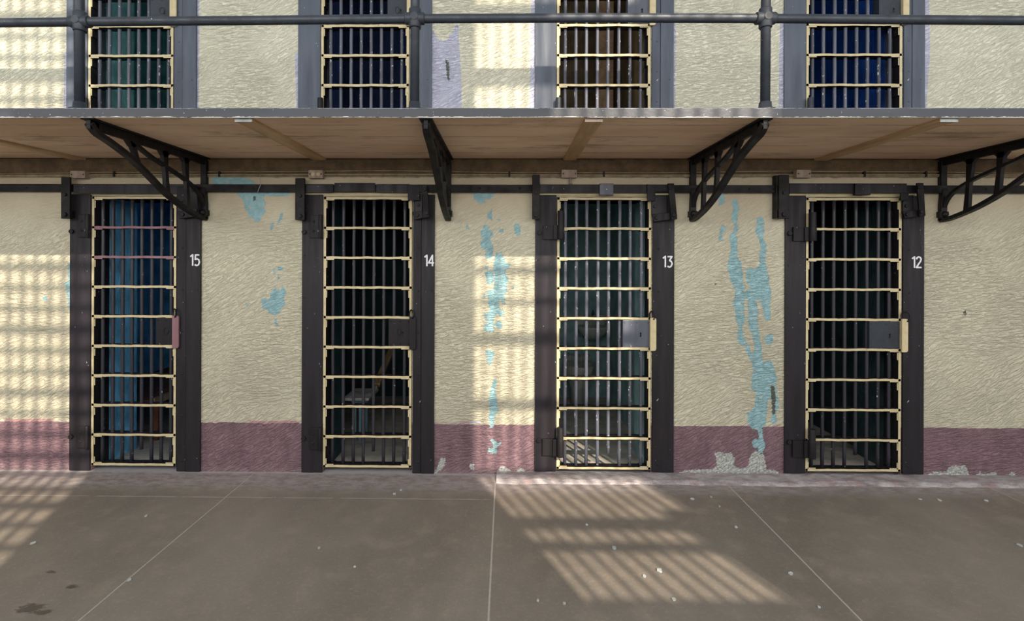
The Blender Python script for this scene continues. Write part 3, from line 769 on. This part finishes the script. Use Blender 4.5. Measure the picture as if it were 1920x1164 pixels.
for i, L in enumerate(LINKS):
    P = lambda q, y: [PW(a, c, y) for a, c in q]
    cx, cz = PW(L['foot'][0][0], L['foot'][0][1], -.05)
    t = thing('lever_linkage', (cx, -.04, cz), 'black bolted lever linkage at the top right corner of door %s' % NUMS[i], 'linkage', 'lever linkages over the doors')
    a, c, u, d = L['tab']; b = MB(); b.prism(P([(a, u), (c, u), (c, d), (a, d)], -.055), -.066, -.053)
    b.prism(P([(a, u), (L['link'][1][0], u), (L['link'][1][0], u+14), (a, u+14)] if i != 3 else [(a, u), (c, u), (c, d), (a, d)], -.055), -.064, -.053); b.build('tab', 'black', t, .003)
    a, c, u, d = L['plate']; b = MB(); b.prism(P([(a, u), (c, u), (c, d), (a, d)], -.03), -.034, -.014); b.build('back_plate', 'black', t, .003)
    b = MB(); b.prism(P(L['foot'], -.05), -.056, -.034); b.build('crank', 'black', t, .004)
    b = MB(); b.prism(P(L['link'], -.07), -.084, -.067); b.build('link', 'iron', t, .004)
    (x1, z1), (x2, z2) = PW(sum(q[0] for q in L['link'][:2])/2, L['link'][0][1]+8, -.084), PW(sum(q[0] for q in L['link'][2:])/2, L['link'][2][1]-8, -.084)
    for (x, z) in ((x1, z1), (x2, z2)): MB().hexbolt((x, -.084, z), .016, .011).build('bolt', 'black', t, .002)
    x, z = PW(L['foot'][0][0]+9, L['foot'][0][1]+6, -.056); MB().hexbolt((x, -.056, z), .016, .011).build('bolt', 'black', t, .002)
    x, z = PW(L['plate'][0]+6, L['plate'][2]+20, -.034); MB().hexbolt((x, -.034, z), .013, .010).build('bolt', 'black', t, .002)

# ------------------------------------------------------------------ gallery
t = thing('gallery_walkway', (0, 0, ZU), 'tan stained concrete gallery slab with slate steel edge projecting over the doors', 'walkway')
b = MB(); b.box(-6.1, 6.1, -GW+.012, -.001, ZU, ZD-.002); b.build('slab', 'soffit', t)
b = MB(); yE = -GW
n = 160; vs = []
for k in range(n+1):
    x = -6.1+12.2*k/n; j = .0025*noise.noise(Vector((x*1.7, 0, 0)))+.001*noise.noise(Vector((x*12, 3, 0)))
    vs += [(x, yE, ZU-.004+j), (x, yE, ZD+.003+j*.4), (x, yE+.012, ZD+.003+j*.4), (x, yE+.012, ZU-.004+j)]
fs = [(4*k+q, 4*k+(q+1) % 4, 4*k+4+(q+1) % 4, 4*k+4+q) for k in range(n) for q in range(4)]
b.add(vs, fs+[(0, 3, 2, 1), (4*n, 4*n+1, 4*n+2, 4*n+3)]); b.build('edge_plate', 'edge', t)
b = MB(); b.box(-6.1, 6.1, yE+.012, -.001, ZD-.002, ZD+.002); b.build('deck_plate', 'rail', t)
for k, px in enumerate((455, 1114, 1782, -205)):
    x = PX(px, 222, -GW+.02); hw = .046
    xx = PX({0: 600, 1: 1068, 2: 1538, 3: 150}[k], 297, 0)
    b = MB(); z1, z0 = ZU, ZU-.016; d0 = -GW+.03
    b.add([(x-hw, d0, z0), (x+hw, d0, z0), (xx+hw, -.002, z0), (xx-hw, -.002, z0), (x-hw, d0, z1), (x+hw, d0, z1), (xx+hw, -.002, z1), (xx-hw, -.002, z1)],
          [(0, 1, 2, 3), (4, 7, 6, 5), (0, 4, 5, 1), (1, 5, 6, 2), (2, 6, 7, 3), (3, 7, 4, 0)])
    o = b.build('batten', 'batten', t)
    b = MB(); b.box(x-hw, x+hw, d0-.004, d0, z0-.004, z1-.001); b.build('batten_end', 'flake' if k != 1 else 'boxp', o)

# railing
yR = -GW+.06
t = thing('guard_railing', (0, yR, ZD), 'slate grey pipe railing with three posts along the gallery edge', 'railing')
PR = .0235
posts = [PX(150, 100, yR), PX(778, 100, yR), PX(1435, 100, yR)]
RP = [(-500, 46), (-60, 43.5), (148, 41), (460, 38.5), (778, 35), (1110, 33.5), (1435, 34.5), (1700, 37), (2000, 39), (2300, 41)]
pts = []
for px, py in RP: x, z = PW(px, py, yR); pts.append((x, yR, z))
MB().tube(pts, PR, 20).build('rail', 'rail', t)
MB().tube([(-6.0, yR, 3.62), (6.0, yR, 3.62)], PR, 20).build('rail', 'rail', t)
for k, x in enumerate(posts):
    rz = pts[(2, 4, 6)[k]][2]
    top = 3.62
    dx = (-.012, 0, 0.004)[k]
    MB().tube([(x, yR, ZD), (x+dx, yR, top)], .0245, 20).build('post', 'rail', t)
    b = MB(); b.tube([(x, yR, rz-.052), (x, yR, rz-.047), (x, yR, rz+.047), (x, yR, rz+.052)], [.030, .033, .033, .030], 20)
    b.tube([(x-.052, yR, rz), (x-.047, yR, rz), (x+.047, yR, rz), (x+.052, yR, rz)], [.029, .032, .032, .029], 20)
    b.tube([(x, yR-.036, rz), (x, yR+.036, rz)], [.02, .02], 16)
    b.build('pipe_fitting', 'rail', t)
    b = MB(); b.tube([(x, yR, ZD+.002), (x, yR, ZD+.012), (x, yR, ZD+.013), (x, yR, ZD+.05)], [.052, .052, .034, .030], 24)
    b.build('base_flange', 'rail', t)

# ------------------------------------------------------------------ cast iron brackets
def spl(pts, n=8):
    out = []
    for i in range(len(pts)-1):
        p0 = Vector(pts[max(i-1, 0)]); p1 = Vector(pts[i]); p2 = Vector(pts[i+1]); p3 = Vector(pts[min(i+2, len(pts)-1)])
        for k in range(n):
            s = k/n; out.append(tuple(.5*((2*p1)+(p2-p0)*s+(2*p0-5*p1+4*p2-p3)*s*s+(3*p1-p0-3*p2+p3)*s**3)))
    out.append(tuple(pts[-1])); return out
BL = ['black cast iron bracket holding the gallery, over the top right of door 15',
      'black cast iron bracket seen nearly edge on, beside the linkage of door 14',
      'black cast iron bracket holding the gallery between doors 13 and 12',
      'black cast iron bracket at the right edge of the photo, beyond door 12']
for i, px in enumerate((386, 841, 1297, 1763)):
    x = PX(px, 380)
    t = thing('gallery_bracket', (x, 0, 1.84), BL[i], 'bracket', 'cast iron brackets under the gallery')
    w = .021
    Z = ZU
    chord = spl([(-.012, 1.862), (-.10, 1.875), (-.28, 1.925), (-.46, 1.998), (-.62, 2.085), (-.78, 2.165), (-.92, 2.215), (-1.02, 2.245), (-1.068, 2.285)])
    MB().ribbon(chord, x-w, x+w, .026).build('curved_chord', 'iron', t, .003)
    b = MB(); b.ribbon([(-.0, Z-.028), (-.5, Z-.028), (-1.075, Z-.028)], x-w*.55, x+w*.55, .052); b.ribbon([(-.0, Z-.005), (-1.085, Z-.005)], x-.034, x+.034, .010)
    b.ribbon([(-1.04, Z-.01), (-1.045, Z-.06)], x-w*.55, x+w*.55, .06); b.build('top_flange', 'iron', t, .002)
    leg = spl([(-.018, Z-.02), (-.018, 2.12), (-.030, 2.05), (-.020, 1.97), (-.020, 1.86)], 5)
    MB().ribbon(leg, x-w, x+w, .036).build('wall_leg', 'iron', t, .003)
    rib = spl([(-.03, 1.955), (-.07, 2.02), (-.15, 2.075), (-.29, 2.125), (-.45, 2.165), (-.62, 2.21), (-.78, 2.27)], 6)
    MB().ribbon(rib, x-w*.7, x+w*.7, .020).build('inner_rib', 'iron', t, .002)
    for (q0, q1, zl) in ((-.22, -.25, 1.915), (-.44, -.47, 1.995), (-.71, -.76, 2.135)):
        s = [(q0, zl), (q0*.5+q1*.5, (zl+Z-.05)/2), (q1, Z-.045)]
        b = MB(); b.ribbon(s, x-w*.6, x+w*.6, [.040, .030, .055])
        b.ribbon([(q1-.0, Z-.085), (q1, Z-.045)], x-w*.6, x+w*.6, [.03, .12]); b.build('strut', 'iron', t, .002)
    b = MB(); b.dome((x, -.040, 1.905), .024, (0, -1, 0), .9); b.box(x-.030, x+.030, -.04, -.0, 1.882, 1.925); b.build('foot_bolt', 'iron', t, .003)

# ------------------------------------------------------------------ cables and boxes
JB = [(131, 159, 320, 334), (578, 605, 318.5, 334), (1053, 1082, 318, 333), (1494, 1521, 318, 333)]
t = thing('electric_cable', (0, -.02, PW(950, 326)[1]), 'pair of thin dusty cables strung along the wall under the gallery', 'cable')
for pys, r in (((322, 323, 326, 323, 322, 320, 323.5, 324, 321, 322, 325, 322, 321.5), .0032), ((327.5, 328, 329, 328, 327.5, 327, 328, 328.5, 328, 328, 328, 327.5, 327), .0062), ((331, 330.5, 331, 331.5, 330.5, 330, 331, 331, 330.5, 331, 331, 330, 330), .004)):
    pp = []
    for k in range(len(pys)):
        px = -500+k*245; x, z = PW(px, pys[k], -.012); pp.append((x, -.012, z))
    pp = [pp[0]]+pp[1:]
    q = []
    for k in range(len(pp)-1):
        for s in range(8):
            f = s/8; g = f*f*(3-2*f); q.append((pp[k][0]+(pp[k+1][0]-pp[k][0])*f, -.012, pp[k][2]+(pp[k+1][2]-pp[k][2])*g))
    MB().tube(q, r, 8).build('cable', 'wire', t)
for px in (215, 412, 955, 1132, 1620, 1735):
    x, z = PW(px, 326, -.012); MB().box(x-.006, x+.006, -.024, 0, z-.022, z+.018).build('clip', 'iron', t)
JL = ['small grey junction box above the lever bar of door 15', 'cream double outlet box above the left jamb of door 14',
      'chipped pinkish junction box with short spout above door 13', 'plain tan junction box above the left jamb of door 12']
for i, (a, c, u, d) in enumerate(JB):
    x0, z1 = PW(a, u, -.05); x1, z0 = PW(c, d, -.05)
    t = thing('junction_box', ((x0+x1)/2, 0, z0), JL[i], 'junction box', 'electrical boxes above the doors')
    b = MB(); b.box(x0, x1, -.050, 0, z0, z1); o = b.build('housing', 'boxp', t, .004)
    for xx in (x0+.012, x1-.012): rivet(t, xx, -.050, (z0+z1)/2, 'hole', .005)
    if i == 1:
        for xx in (x0+.033, x1-.033): MB().dome((xx, -.050, (z0+z1)/2), .015, (0, -1, 0), .15).build('outlet', 'cream', t)
    if i == 2: MB().tube([((x0+x1)/2+.012, -.02, z0), ((x0+x1)/2+.012, -.02, z0-.03), ((x0+x1)/2+.02, -.008, z0-.05)], .009, 10).build('spout', 'boxp', t)
# loose string hanging between the doors
pp = [PW(a, c, -.05) for a, c in ((488, 326), (487, 334), (489, 345), (485, 355), (483, 361))]
tag(MB().tube([(x, -.05, z) for x, z in pp], .0022, 6).build('hanging_string', 'flake'), 'thin pale string dangling over the locking bar right of door 15', 'string')

# ------------------------------------------------------------------ things inside the cells
def ellring(cx, cy, z, rx, ry, n=20): return [(cx+rx*math.cos(2*math.pi*k/n), cy+ry*math.sin(2*math.pi*k/n), z) for k in range(n)]
def loft(rings, mat=0):
    b = MB(); n = len(rings[0]); vs = [p for r in rings for p in r]
    b.add(vs, [(i*n+k, i*n+(k+1) % n, (i+1)*n+(k+1) % n, (i+1)*n+k) for i in range(len(rings)-1) for k in range(n)], mat, True)
    b.add(rings[0], [tuple(range(n-1, -1, -1))], mat); b.add(rings[-1], [tuple(range(n))], mat); return b
cx, cy = .80, 1.86
t = thing('toilet', (cx, cy, 0), 'stained pale toilet bowl at the back of cell 13', 'toilet')
loft([ellring(cx, cy+.06, 0, .10, .14), ellring(cx, cy+.05, .16, .09, .12), ellring(cx, cy, .32, .14, .19), ellring(cx, cy, .42, .17, .23), ellring(cx, cy, .44, .175, .235), ellring(cx, cy, .44, .13, .18), ellring(cx, cy, .36, .10, .13)]).build('bowl', 'ceramic', t)
b = MB(); b.box(cx-.15, cx+.15, cy+.17, 2.148, .44, .50); b.build('back_ledge', 'ceramic', t, .01)
cx, cy = .97, 1.96
t = thing('wash_basin', (cx, cy, .62), 'small pale wash basin hanging on the back wall of cell 13', 'basin')
loft([ellring(cx, cy+.06, .68, .05, .06), ellring(cx, cy+.03, .74, .13, .13), ellring(cx, cy, .82, .18, .17), ellring(cx, cy, .84, .185, .175), ellring(cx, cy, .84, .15, .14), ellring(cx, cy, .76, .09, .08)]).build('bowl', 'ceramic', t)
b = MB(); b.box(cx-.18, cx+.14, cy+.13, 2.148, .80, .95); b.build('back_plate', 'ceramic', t, .01)
MB().tube([(cx, cy+.1, .95), (cx, cy+.06, 1.0), (cx, cy, .97)], .012, 10).build('tap', 'lock', t)
# stool in cell 14
cx, cy = PF(666, 832)[0], PF(666, 832)[1]+.06
t = thing('folding_stool', (cx, cy, 0), 'low stool with pale blue steel legs just inside cell 14', 'stool')
b = MB(); b.box(cx-.10, cx+.12, cy-.08, cy+.26, .37, .395); b.build('seat', 'ceramic', t, .005)
for q in (-.020, .026):
    for yq in (0, .20): MB().box(cx+q-.011, cx+q+.011, cy+yq-.011, cy+yq+.011, .0, .37).build('leg', 'pale', t, .002)
b = MB(); b.prism([(cx-.08, .37), (cx+.10, .37), (cx+.01, .29)], cy-.006, cy+.006); b.build('gusset', 'pale', t)
b = MB(); b.add([(cx+.06, cy+.3, .40), (cx+.12, cy+.3, .40), (cx+.12, cy+.95, .62), (cx+.06, cy+.95, .62), (cx+.06, cy+.3, .43), (cx+.12, cy+.3, .43), (cx+.12, cy+.95, .65), (cx+.06, cy+.95, .65)],
          [(0, 3, 2, 1), (4, 5, 6, 7), (0, 1, 5, 4), (1, 2, 6, 5), (2, 3, 7, 6), (3, 0, 4, 7)]); b.box(cx+.07, cx+.11, cy+.24, cy+.33, .39, .42); b.build('arm', 'woodt', t)
# bunk in cell 15
bx = PF(272, 835)[0]; t = thing('wooden_bunk', (bx-.4, 1.2, 0), 'low wooden bunk with tan side rail and brown post inside cell 15', 'bunk')
b = MB(); b.box(bx-.78, bx, .62, 2.10, .31, .35); b.build('boards', 'woodb', t)
b = MB(); b.box(bx, bx+.025, .60, 2.10, .315, .375); b.build('side_rail', 'woodt', t, .003)
for yy in (.64, 2.02):
    for xx in (bx-.035, bx-.76): MB().box(xx, xx+.06, yy, yy+.06, 0, .31).build('leg', 'woodb', t, .003)
# bunk base in cell 12
xa, ya = PF(1600, 826)
t = MB(); t.box(xa, xa+.70, ya, 2.13, 0, .35); tag(t.build('bunk_base', 'pale', None, .01), 'low dark teal bunk base on the floor of cell 12', 'bunk')
bpy.data.objects['bunk_base'].data.materials[0] = stucco('dark_teal_bunk_paint', (64, 92, 98))
# wooden board standing in the upper cell over 13
x0 = UX[2][1]; tag(MB().box(x0+.50, x0+.66, 1.2, 1.24, ZD+.003, ZD+1.9).build('wooden_board', 'woodt', None, .004), 'upright brown board standing in the upper cell above cell 13', 'board')

# ------------------------------------------------------------------ paint flakes on the floor
FL = [(1152, 1028, 9, 'pale green'), (1237, 1070, 11, 'off-white'), (1298, 936, 7, 'pale green'), (1333, 932, 5, 'white'), (1349, 950, 4, 'white'), (1380, 989, 6, 'tan'), (1483, 1076, 9, 'off-white'),
      (1058, 1132, 8, 'white'), (1263, 1124, 9, 'white'), (1208, 1081, 7, 'cream'), (1761, 938, 7, 'white'), (1725, 936, 6, 'white'), (1849, 939, 6, 'white'), (1912, 1023, 9, 'off-white'), (1536, 1139, 6, 'tan'),
      (1009, 1127, 5, 'white'), (274, 968, 6, 'tan'), (62, 1019, 9, 'off-white'), (242, 1088, 7, 'white'), (665, 1063, 5, 'white'), (752, 919, 5, 'white'), (740, 926, 7, 'off-white'), (598, 1028, 5, 'tan'), (1100, 984, 5, 'cream')]
for k, (px, py, s, c) in enumerate(FL):
    x, y = PF(px, py); r = s*(DIST+y)/FPX*.55; rg = random.Random(k)
    n = 7; a0 = rg.random()*6
    pts = [(x+r*rg.uniform(.6, 1.1)*math.cos(a0+2*math.pi*j/n), y+r*rg.uniform(.7, 1.2)*math.sin(a0+2*math.pi*j/n)) for j in range(n)]
    vs = [(a, q, .0008) for a, q in pts]+[(a, q, .004+.003*rg.random()) for a, q in pts]
    b = MB(); b.add(vs, [tuple(range(n-1, -1, -1)), tuple(range(n, 2*n))]+[(j, (j+1) % n, (j+1) % n+n, j+n) for j in range(n)])
    tag(b.build('paint_flake', 'flake'), 'tiny fallen flake of pale paint lying on the brown concrete floor', 'paint flake', 'fallen paint flakes on the floor')

# ------------------------------------------------------------------ opposite wall with its tall barred windows (behind the viewpoint)
WY = -5.5; SX, SZ = .42*5.5, .65*5.5
cw = (-.26+SX, .98+SX); lw = (-4.9+SX, -3.03+SX)
wz0, wz1 = EYE-2.50+SZ, EYE+2.1+SZ
b = MB(); HX = 9.2; T = .02
for (a, c) in ((-HX, lw[0]), (lw[1], cw[0]), (cw[1], HX)): b.box(a, c, WY-T, WY, wz0, wz1)
b.box(-HX, HX, WY-T, WY, 0, wz0); b.box(-HX, HX, WY-T, WY, wz1, 9.2); b.box(.75+SX, .98+SX, WY-T, WY, wz0, EYE+SZ-1.90); struct(b.build('wall_front', 'hall'))  # last box: added block narrowing the window foot to trim its sun patch
def window(n, x0, x1, xs, zs, rv, rh):
    t = bpy.data.objects.new('window_%d' % n, None); COL.objects.link(t); t.location = ((x0+x1)/2, WY, wz0); struct(t)
    b = MB()
    b.box(x0, x0+.03, WY-.03, WY+.01, wz0, wz1); b.box(x1-.03, x1, WY-.03, WY+.01, wz0, wz1)
    b.box(x0, x1, WY-.03, WY+.01, wz0, wz0+.03); b.box(x0, x1, WY-.03, WY+.01, wz1-.03, wz1); b.build('window_frame', 'rail', t)
    for x in xs: MB().box(x-rv, x+rv, WY-.012, WY+.004, wz0, wz1).build('window_bar', 'rail', t)
    for z, h in zs: MB().box(x0, x1, WY-.014, WY+.006, z-h, z+h).build('muntin', 'rail', t)
window(1, lw[0], lw[1], [lw[1]-.045-.102*k for k in range(1, 18)], [(wz0+.12+.155*k, .019+.012*(k % 3 == 0)) for k in range(29)], .017, 0)
window(2, cw[0], cw[1], [cw[0]+.098*k for k in range(1, 13)], [(EYE+SZ+z, h) for z, h in ((1.83, .05), (1.33, .055), (.83, .04), (.33, .04), (-.07, .03), (-.30, .02), (-.57, .045), (-1.05, .04), (-1.56, .03), (-2.02, .045), (-2.18, .03))], .0105, 0)
